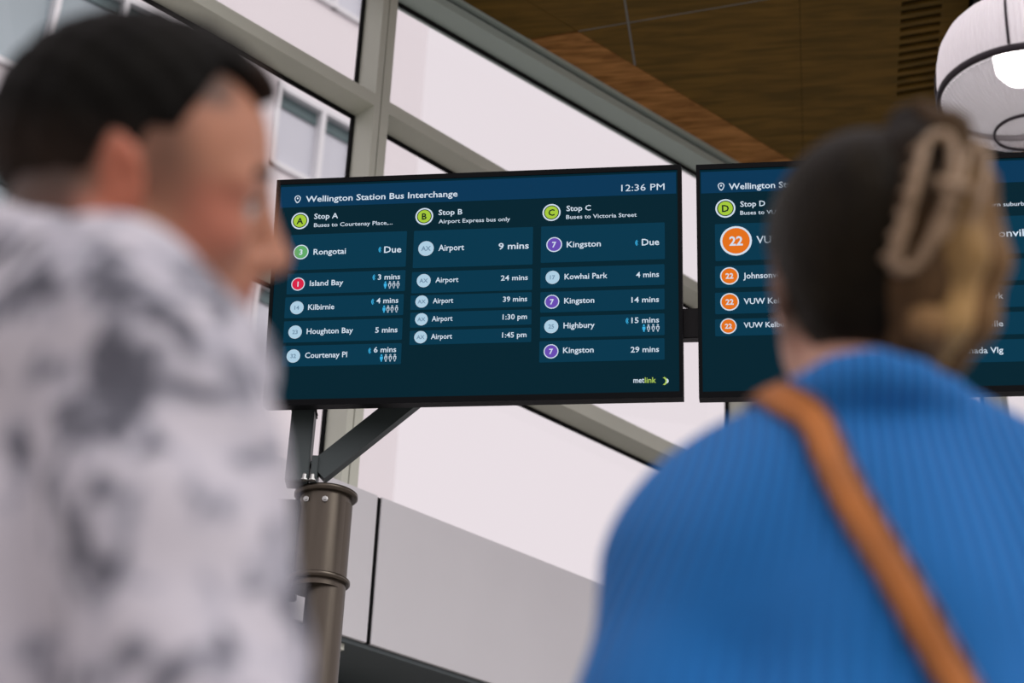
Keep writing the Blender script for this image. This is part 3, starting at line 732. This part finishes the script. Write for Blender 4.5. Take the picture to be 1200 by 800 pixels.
def make_person(J, loc, yaw, label, skin, hairy):
    H = J['H']
    M = Matrix.Translation(loc) @ Matrix.Rotation(yaw, 4, 'Z')
    v = Vol((-.36, -.42, -.005), (.42, .42, H+.16), .0055)
    body_vol(v, J, fem=J['fem'])
    v.frame(rotm(*J['head']), (J['hx'], J.get('hy', 0), H+J['hz'])); head_vol(v, J['hf'], J['fem'])
    me, V = v.mesh('person'); P = (V-v.t) @ v.R          # head coordinates of each vertex
    tint(me, hairy(P, V)); v.frame()
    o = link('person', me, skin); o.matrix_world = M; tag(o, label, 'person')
    hm = Matrix.LocRotScale(Vector((J['hx'], J.get('hy', 0), H+J['hz'])), Matrix(rotm(*J['head'])).to_quaternion(), Vector((1, 1, 1)))
    for s in (1, -1):
        f = J['hf']
        def sph(name, c, r, m_, seg=16):
            bm = bmesh.new(); bmesh.ops.create_uvsphere(bm, u_segments=seg, v_segments=seg//2, radius=r); return from_bm(name, bm, m_, o, hm @ Matrix.Translation(Vector(c)*f), smooth=True)
        sph('eye', (.0782, s*.032, .000), .0122*f, 'eye_white')
        sph('iris', (.0858, s*.0325, .000), .0052*f, 'iris', 12)
        pts = [hm @ (Vector((x, s*y, z))*f) for x, y, z in ((.0955, .014, .024), (.095, .026, .029), (.088, .040, .028), (.076, .050, .022))]
        tube('eyebrow', pts, [.003, .0042, .004, .002], 'eyebrow', o, 8)
        tube('eyelashes', [hm @ (Vector((x, s*y, z))*f) for x, y, z in ((.0885, .022, .005), (.0915, .030, .0075), (.0885, .040, .0055), (.083, .046, .001))], [.0012, .002, .002, .001], 'eyebrow', o, 6)
    return o, M, hm

vcol_mat('skin', .5, bump=.15, bscale=300, sss=.15, spec=.4); MT['skin'] = bpy.data.materials['skin']
vcol_mat('hair', .62, bump=1.0, bscale=260, bdist=.003, stretch=(.35, 1, .35), spec=.08, var=.35); MT['hair'] = bpy.data.materials['hair']
vcol_mat('hair_long', .45, bump=1.0, bscale=200, bdist=.003, stretch=(1, 1, .25), spec=.08, var=.3); MT['hair_long'] = bpy.data.materials['hair_long']

# ---- the man, in profile at the left
HM = 1.577
JM = dict(H=HM, fem=False, sh=.19, nr=.060, hx=.03, hf=1.0, hz=-.034, hy=.0, head=(math.radians(-15), math.radians(-1), math.radians(30)),
          L=((-.015, .185, HM-.25), (-.04, .25, HM-.53), (.10, .24, HM-.74)), R=((.006, -.185, HM-.272), (.046, -.25, HM-.52), (.19, -.20, HM-.66)),
          hdL=(.6, 0, -.8), hdR=(.7, .1, -.7), hoL=(.5, -.6, .3), hoR=(.5, .6, .3))
def man_tint(P, V):
    n = len(V); c = np.tile(L3(190, 134, 106), (n, 1)); x, y, z = P.T
    c = blend(c, L3(196, 112, 90), sst(np.abs(y), .040, .06)*sst(z, -.06, -.02)*(1-sst(z, .0, .03))*sst(x, .02, .05)*.6)     # cheeks
    ear = sst(np.abs(y), .074, .080)*(1-sst(np.abs(z-.002), .034, .042)); c = blend(c, L3(190, 108, 82), ear*.8)
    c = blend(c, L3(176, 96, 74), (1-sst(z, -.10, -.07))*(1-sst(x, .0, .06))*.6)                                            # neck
    c = blend(c, L3(178, 96, 88), (1-sst(((x-.094)/.02)**2+(y/.026)**2+((z+.064)/.012)**2, .5, 1.1)))                       # lips
    st_ = sst(z, -.035, .035)*(1-sst(x+.25*(z-.05), .012, .050))*(1-ear)*.85; st_ = np.maximum(st_, sst(z, .06, .075)*(1-sst(x, .05, .07)))
    c = blend(c, L3(74, 58, 48), st_*.85)
    bk = (1-sst(x, -.05, -.015))*sst(z, -.115, -.075); c = blend(c, L3(44, 34, 27), bk*.9)
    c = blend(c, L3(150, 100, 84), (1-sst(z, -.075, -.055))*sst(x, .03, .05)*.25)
    return c
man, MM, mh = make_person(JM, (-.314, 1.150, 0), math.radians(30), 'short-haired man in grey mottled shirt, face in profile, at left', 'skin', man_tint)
# shirt
v = Vol((-.30, -.40, HM-.86), (.34, .40, HM-.06), .007)
body_vol(v, JM, infl=.017, head=False, legs=False, hands=False, ak=.016)
for a in range(16):                                        # collar
    t0, t1 = 2*math.pi*a/16, 2*math.pi*(a+1)/16
    p = lambda t: (-.018+.074*math.cos(t), .078*math.sin(t), HM-.155-.035*math.cos(t))
    v.cap(p(t0), p(t1), .014, .014, .018)
X, Y, Z = v.all()
v.D = v.D+(.0045*np.sin(34*X+21*Z+3*np.sin(13*Y))*np.sin(17*Y-26*Z+2*np.sin(11*X))+.003*np.sin(61*Z+23*Y+5*np.sin(9*X))).astype(np.float32)
v.D = np.maximum(v.D, (HM-.80-Z)+0*X+0*Y)
v.cap(JM['R'][2], np.array(JM['R'][2])+np.array((.09, .01, -.09)), .05, .05, .005, cut=True); v.cap(JM['L'][2], np.array(JM['L'][2])+np.array((.07, 0, -.09)), .05, .05, .005, cut=True)
me, V = v.mesh('shirt'); link('shirt', me, 'shirt_cloth', man)
def trousers(J, m_, par):
    H = J['H']; v = Vol((-.2, -.3, .05), (.22, .3, H-.56), .009); body_vol(v, J, infl=.014, head=False, arms=False); X, Y, Z = v.all()
    v.D = np.maximum(v.D, np.maximum(.08-Z, Z-(H-.60))+0*X+0*Y); me, V = v.mesh('trousers'); link('trousers', me, m_, par)
def shoes(m_, par):
    for s in (1, -1):
        v = Vol((-.12, s*.11-.08, -.02), (.24, s*.11+.08, .14), .006)
        v.chain([(-.045, s*.10, .048), (.05, s*.105, .046), (.15, s*.115, .036)], [.047, .045, .034], .03); v.cap((-.02, s*.10, .05), (-.018, s*.10, .11), .050, .05, .02)
        X, Y, Z = v.all(); v.D = np.maximum(v.D, np.maximum(-Z, Z-.105)+0*X+0*Y); me, V = v.mesh('shoe'); link('shoe', me, m_, par)
trousers(JM, 'trouser_navy', man); shoes('shoe_leather', man)
# short hair: thick on top, tapering over the sides
v = Vol((-.16, -.12, HM-.13), (.18, .12, HM+.17), .0045); v.frame(rotm(*JM['head']), (JM['hx'], JM['hy'], HM+JM['hz']))
v.ell((-.014, 0, .038), (.099, .0775, .088), .02); v.ell((.028, 0, .032), (.066, .064, .074), .03); v.ell((.010, 0, .075), (.076, .060, .054), .03); v.ell((.070, 0, .090), (.022, .040, .014), .02)
X, Y, Z = v.all(); X = X-v.t[0]; Y = Y-v.t[1]; Z = Z-v.t[2]; R_ = v.R
x = R_[0, 0]*X+R_[1, 0]*Y+R_[2, 0]*Z; y = R_[0, 1]*X+R_[1, 1]*Y+R_[2, 1]*Z; z = R_[0, 2]*X+R_[1, 2]*Y+R_[2, 2]*Z
v.D = v.D+.0020*(np.sin(170*x+60*z)*np.sin(150*y+90*z)).astype(np.float32)
mask = np.minimum(np.maximum(.050-z+.30*np.maximum(x-.0, 0), -.082-z+0*x), 1)      # bottom edge
lowb = np.where(x < -.035, -.088-.05*(x+.035), -.088+(x+.035)*3.6); lowb = np.minimum(lowb, .046); hl = .060+.25*np.maximum(x-.04, 0)+.5*np.abs(y)*0
sd_ = sst(np.abs(y), .022, .046); ctr = .046+(x-.022)*.50; side = np.minimum(.046+(x-.022)*1.9, .098+.1*x)
low = np.where(x < .022, lowb, np.maximum(np.minimum(lowb, .046), ctr*(1-sd_)+side*sd_))
v.D = np.maximum(v.D, (low-z)*.7); me, V = v.mesh('hair'); P = (V-v.t) @ v.R
c = np.tile(L3(15, 14, 11), (len(V), 1)); c = blend(c, L3(58, 46, 38), (1-sst(P[:, 2], .0, .06))*.6); c = blend(c, L3(58, 42, 32), sst(P[:, 0], .06, .09)*.5); tint(me, c); link('hair', me, 'hair', man)

# ---- the woman, seen from behind at the right
HW = 1.610
JW = dict(H=HW, fem=True, sh=.136, nr=.052, hx=.0, hy=0.0, hz=.0, hf=.95, head=(math.radians(15), math.radians(-18), math.radians(-5)),
          L=((-.02, .138, HW-.285), (-.03, .195, HW-.56), (.12, .15, HW-.73)), R=((-.02, -.138, HW-.285), (-.03, -.195, HW-.56), (.12, -.15, HW-.73)),
          hdL=(.8, -.3, -.5), hdR=(.8, .3, -.5), hoL=(.2, -.6, .7), hoR=(.2, .6, .7))
def woman_tint(P, V):
    n = len(V); c = np.tile(L3(208, 160, 136), (n, 1)); x, y, z = P.T
    c = blend(c, L3(204, 128, 108), sst(np.abs(y), .072, .078)*(1-sst(np.abs(z), .034, .042))*.8)
    c = blend(c, L3(190, 104, 96), (1-sst(((x-.090)/.02)**2+(y/.026)**2+((z+.060)/.012)**2, .5, 1.1)))
    return blend(c, L3(84, 66, 50), (1-sst(x, .0, .02))*sst(z, -.07, -.04)*.9)
woman, MW, wh = make_person(JW, (.300, 1.380, 0), math.radians(84), 'woman in blue ribbed sweater seen from behind, hair clipped up', 'skin', woman_tint)
# sweater: loose, dropped shoulders, vertical ribs
m = mat('blue_knit', (26, 104, 176), .8, sheen=.06); nt = m.node_tree; b = nt.nodes['Principled BSDF']
tc = nt.nodes.new('ShaderNodeTexCoord'); at = nt.nodes.new('ShaderNodeAttribute'); at.attribute_name = 'rib'
mm_ = nt.nodes.new('ShaderNodeMath'); mm_.operation = 'SINE'; mu = nt.nodes.new('ShaderNodeMath'); mu.operation = 'MULTIPLY'; mu.inputs[1].default_value = 2*math.pi/.0135
nt.links.new(at.outputs['Fac'], mu.inputs[0]); nt.links.new(mu.outputs[0], mm_.inputs[0])
bm_ = nt.nodes.new('ShaderNodeBump'); bm_.inputs['Strength'].default_value = .9; bm_.inputs['Distance'].default_value = .0030; nt.links.new(mm_.outputs[0], bm_.inputs['Height']); nt.links.new(bm_.outputs[0], b.inputs['Normal'])
mr = nt.nodes.new('ShaderNodeMapRange'); mr.inputs[1].default_value = -1; mr.inputs[2].default_value = 1
rp = nt.nodes.new('ShaderNodeMix'); rp.data_type = 'RGBA'; rp.inputs[6].default_value = lin(0, 98, 176); rp.inputs[7].default_value = lin(8, 134, 216)  # furrows darker, crests lighter: rib shading put into the knit colour
nt.links.new(mm_.outputs[0], mr.inputs[0]); nt.links.new(mr.outputs[0], rp.inputs[0]); nt.links.new(rp.outputs[2], b.inputs['Base Color'])
v = Vol((-.34, -.44, HW-.86), (.36, .44, HW-.08), .007)
SG = .027
body_vol(v, JW, infl=SG, head=False, legs=False, hands=False, fem=True)
v.cap((-.03, -.10, HW-.52), (-.03, .10, HW-.52), .13, .13, .06)
for a in range(16):
    t0, t1 = 2*math.pi*a/16, 2*math.pi*(a+1)/16
    p = lambda t: (-.020+.075*math.cos(t), .080*math.sin(t), HW-.168-.030*math.cos(t))
    v.cap(p(t0), p(t1), .015, .015, .018)
X, Y, Z = v.all(); v.D = v.D+(.006*np.sin(19*Z+16*np.abs(Y)+2*np.sin(8*X))*np.sin(22*Y+7*Z)).astype(np.float32)
v.D = np.maximum(v.D, (HW-.78-Z)+0*X+0*Y)
for s, nm in ((1, 'L'), (-1, 'R')): v.cap(np.array(JW[nm][2])+np.array((.01, 0, -.01)), np.array(JW[nm][2])+np.array((.12, 0, -.08)), .06, .06, .005, cut=True)
SWD = v; me, V = v.mesh('sweater')
yy = V[:, 1]; zz = V[:, 2]; fan = 1-.35*sst(zz, HW-.42, HW-.16); rib = yy/fan*.92
a = me.attributes.new('rib', 'FLOAT', 'POINT'); a.data.foreach_set('value', rib.astype(np.float32)); link('sweater', me, m, woman)
trousers(JW, 'trouser_black', woman); shoes('shoe_white', woman)
# hair: pulled-back shell plus a twist held by the clip
v = Vol((-.20, -.15, HW-.16), (.16, .15, HW+.19), .0045); v.frame(rotm(*JW['head']), (JW['hx'], JW['hy'], HW+JW['hz'])); f = .95
v.ell((-.016, 0, .040), (.104*f, .084*f, .095*f), .02); v.ell((-.035, 0, -.01), (.070, .068, .082), .03); v.ell((.028, 0, .036), (.066*f, .068*f, .078*f), .03)
X, Y, Z = v.all(); X = X-v.t[0]; Y = Y-v.t[1]; Z = Z-v.t[2]; R_ = v.R
x = R_[0, 0]*X+R_[1, 0]*Y+R_[2, 0]*Z; y = R_[0, 1]*X+R_[1, 1]*Y+R_[2, 1]*Z; z = R_[0, 2]*X+R_[1, 2]*Y+R_[2, 2]*Z
low = np.where(x < -.02, -.088+0*x, np.where(x < .02, -.088+(x+.02)*2.7, .020+(x-.02)*.9))
v.D = np.maximum(v.D, (low-z)*.6)
me, V = v.mesh('hair'); P = (V-v.t) @ v.R; c = np.tile(L3(27, 22, 12), (len(V), 1)); c = blend(c, L3(96, 74, 52), (1-sst(P[:, 2], -.09, -.05))*.5); c = blend(c, L3(64, 52, 38), sst(P[:, 0], .0, .06)*.5); tint(me, c)
link('hair', me, 'hair_long', woman)
def strand(name, pts, rs, col, col2, parent, m_='hair_long', k=.012, h=.004):
    """a thick lock: blended chain in head coordinates"""
    A = np.array(pts); v = Vol((-.22, -.18, HW-.2), (.16, .16, HW+.24), h); v.frame(rotm(*JW['head']), (JW['hx'], JW['hy'], HW+JW['hz'])); v.chain(pts, rs, k)
    me, V = v.mesh(name); P = (V-v.t) @ v.R; t = sst(P[:, 2], A[:, 2].min(), A[:, 2].max()); c = np.tile(L3(*col), (len(V), 1)); tint(me, blend(c, L3(*col2), t)); return link(name, me, m_, parent)
# twist of hair standing off the back of the head (x back is negative, y negative is her right)
tw = strand('hair_twist', [(-.078, -.012, -.062), (-.092, -.020, -.02), (-.094, -.024, .04), (-.082, -.026, .09), (-.064, -.024, .122)], [.024, .034, .036, .030, .020], (92, 70, 46), (30, 25, 18), woman)
strand('hair_lock', [(-.076, -.030, .134), (-.100, -.046, .112), (-.112, -.050, .06), (-.116, -.046, .005), (-.108, -.036, -.05), (-.090, -.026, -.090)], [.010, .015, .016, .020, .017, .008], (190, 154, 100), (72, 56, 38), woman)
strand('hair_lock', [(-.066, -.060, .110), (-.086, -.072, .07), (-.094, -.076, .005), (-.090, -.066, -.045), (-.080, -.050, -.085)], [.012, .016, .019, .018, .009], (126, 98, 66), (112, 88, 60), woman)
strand('hair_lock', [(-.105, -.010, -.030), (-.108, -.020, -.055), (-.096, -.026, -.085)], [.014, .016, .008], (120, 92, 62), (150, 118, 78), woman)
# claw clip: two long rounded loops with teeth and a hinge
mat('clip_acetate', (158, 134, 106), .35, spec=.4)
def hp(x, y, z): return wh @ Vector((x, y, z))
clip = empty('hair_clip', MW @ hp(-.13, -.01, .045)); tag(clip, 'beige claw clip holding the woman\'s twisted hair', 'hair clip')
inv = clip.matrix_world.inverted()
for y0, hw, hh, xb in ((-.010, .0145, .056, -.138), (-.044, .010, .050, -.132)):
    pts = []; z0 = .045
    for i in range(32):
        t = 2*math.pi*i/32; ex = math.copysign(abs(math.cos(t))**.55, math.cos(t)); ez = math.copysign(abs(math.sin(t))**.75, math.sin(t))
        pts.append(inv @ MW @ hp(xb+.020*ez*ez-.006*(1-abs(ex)), y0-hw*ex-.017*ez, z0+hh*ez))
    tube('jaw', pts, 0, 'clip_acetate', clip, 8, True, flat=(.0062, .0045))
    for q in range(6):
        ez = -.8+q*.32; yy_ = y0+(hw if y0 > -.02 else -hw)-.017*ez
        tube('tooth', [inv @ MW @ hp(xb+.018*ez*ez, yy_, z0+hh*ez), inv @ MW @ hp(xb+.030, yy_, z0+hh*ez), inv @ MW @ hp(xb+.045, yy_, z0+hh*ez)], [.004, .0035, .002], 'clip_acetate', clip, 6)
tube('hinge', [inv @ MW @ hp(-.140, -.014, .058), inv @ MW @ hp(-.142, -.028, .056), inv @ MW @ hp(-.137, -.044, .054)], .005, 'clip_acetate', clip, 8)

# ---- bag strap across the sweater, and the bag at her right hip
def sdv(p):
    q = (np.array(p)-SWD.lo)/SWD.h; i = np.clip(q.astype(int), 0, SWD.n-2); t = q-i; r = 0
    for a in (0, 1):
        for b_ in (0, 1):
            for c_ in (0, 1): r += SWD.D[i[0]+a, i[1]+b_, i[2]+c_]*(t[0] if a else 1-t[0])*(t[1] if b_ else 1-t[1])*(t[2] if c_ else 1-t[2])
    return r
def grad(p, e=.008): return np.array([sdv(np.array(p)+d)-sdv(np.array(p)-d) for d in np.eye(3)*e])/(2*e)
path = [(.03, .060, 1.46), (-.03, .062, 1.45), (-.10, .040, 1.38), (-.14, -.018, 1.25), (-.15, -.080, 1.12), (-.14, -.145, 1.0), (-.10, -.18, .92)]
dense = []
for i in range(len(path)-1):
    for k in range(10): dense.append(np.array(path[i])*(1-k/10)+np.array(path[i+1])*k/10)
dense.append(np.array(path[-1])); D_ = []; N_ = []
for p in dense:
    p = p.copy()
    for _ in range(12):
        g_ = grad(p); gn = g_/max(1e-6, np.linalg.norm(g_)); p -= gn*(sdv(p)-.006)*.7
    D_.append(Vector(p)); N_.append(Vector(gn))
for _ in range(3):
    D_ = [D_[0]]+[(D_[i-1]+D_[i]*2+D_[i+1])/4 for i in range(1, len(D_)-1)]+[D_[-1]]
bag = empty('shoulder_bag', MW @ D_[-1]); tag(bag, 'tan leather bag strap running diagonally over the blue sweater', 'bag'); inv = bag.matrix_world.inverted()
tube('strap', [inv @ MW @ p for p in D_], 0, 'leather', bag, 12, flat=(.0135, .0035), ref=[(inv @ MW).to_3x3() @ n for n in N_])
for s in (1, -1):
    off = []
    for i, p in enumerate(D_):
        t_ = (D_[min(i+1, len(D_)-1)]-D_[max(i-1, 0)]).normalized(); off.append(inv @ MW @ (p+t_.cross(N_[i]).normalized()*.0125*s))
    tube('strap_edge', off, .0034, 'leather_edge', bag, 6)
bb = bmesh.new(); bm_box(bb, -.13, .13, -.04, .04, -.19, .0); bmesh.ops.bevel(bb, geom=bb.edges[:], offset=.02, segments=3, affect='EDGES')
pb = D_[-1]; BM = inv @ MW @ Matrix.Translation(pb+Vector((0, -.045, -.02)))
from_bm('bag_body', bb, 'leather', bag, BM); box('flap', -.125, .125, -.046, -.038, -.11, -.005, 'leather', bag, bev=.003, M=BM); box('buckle', -.015, .015, -.05, -.045, -.115, -.09, 'bolt_zinc', bag, bev=.001, M=BM)
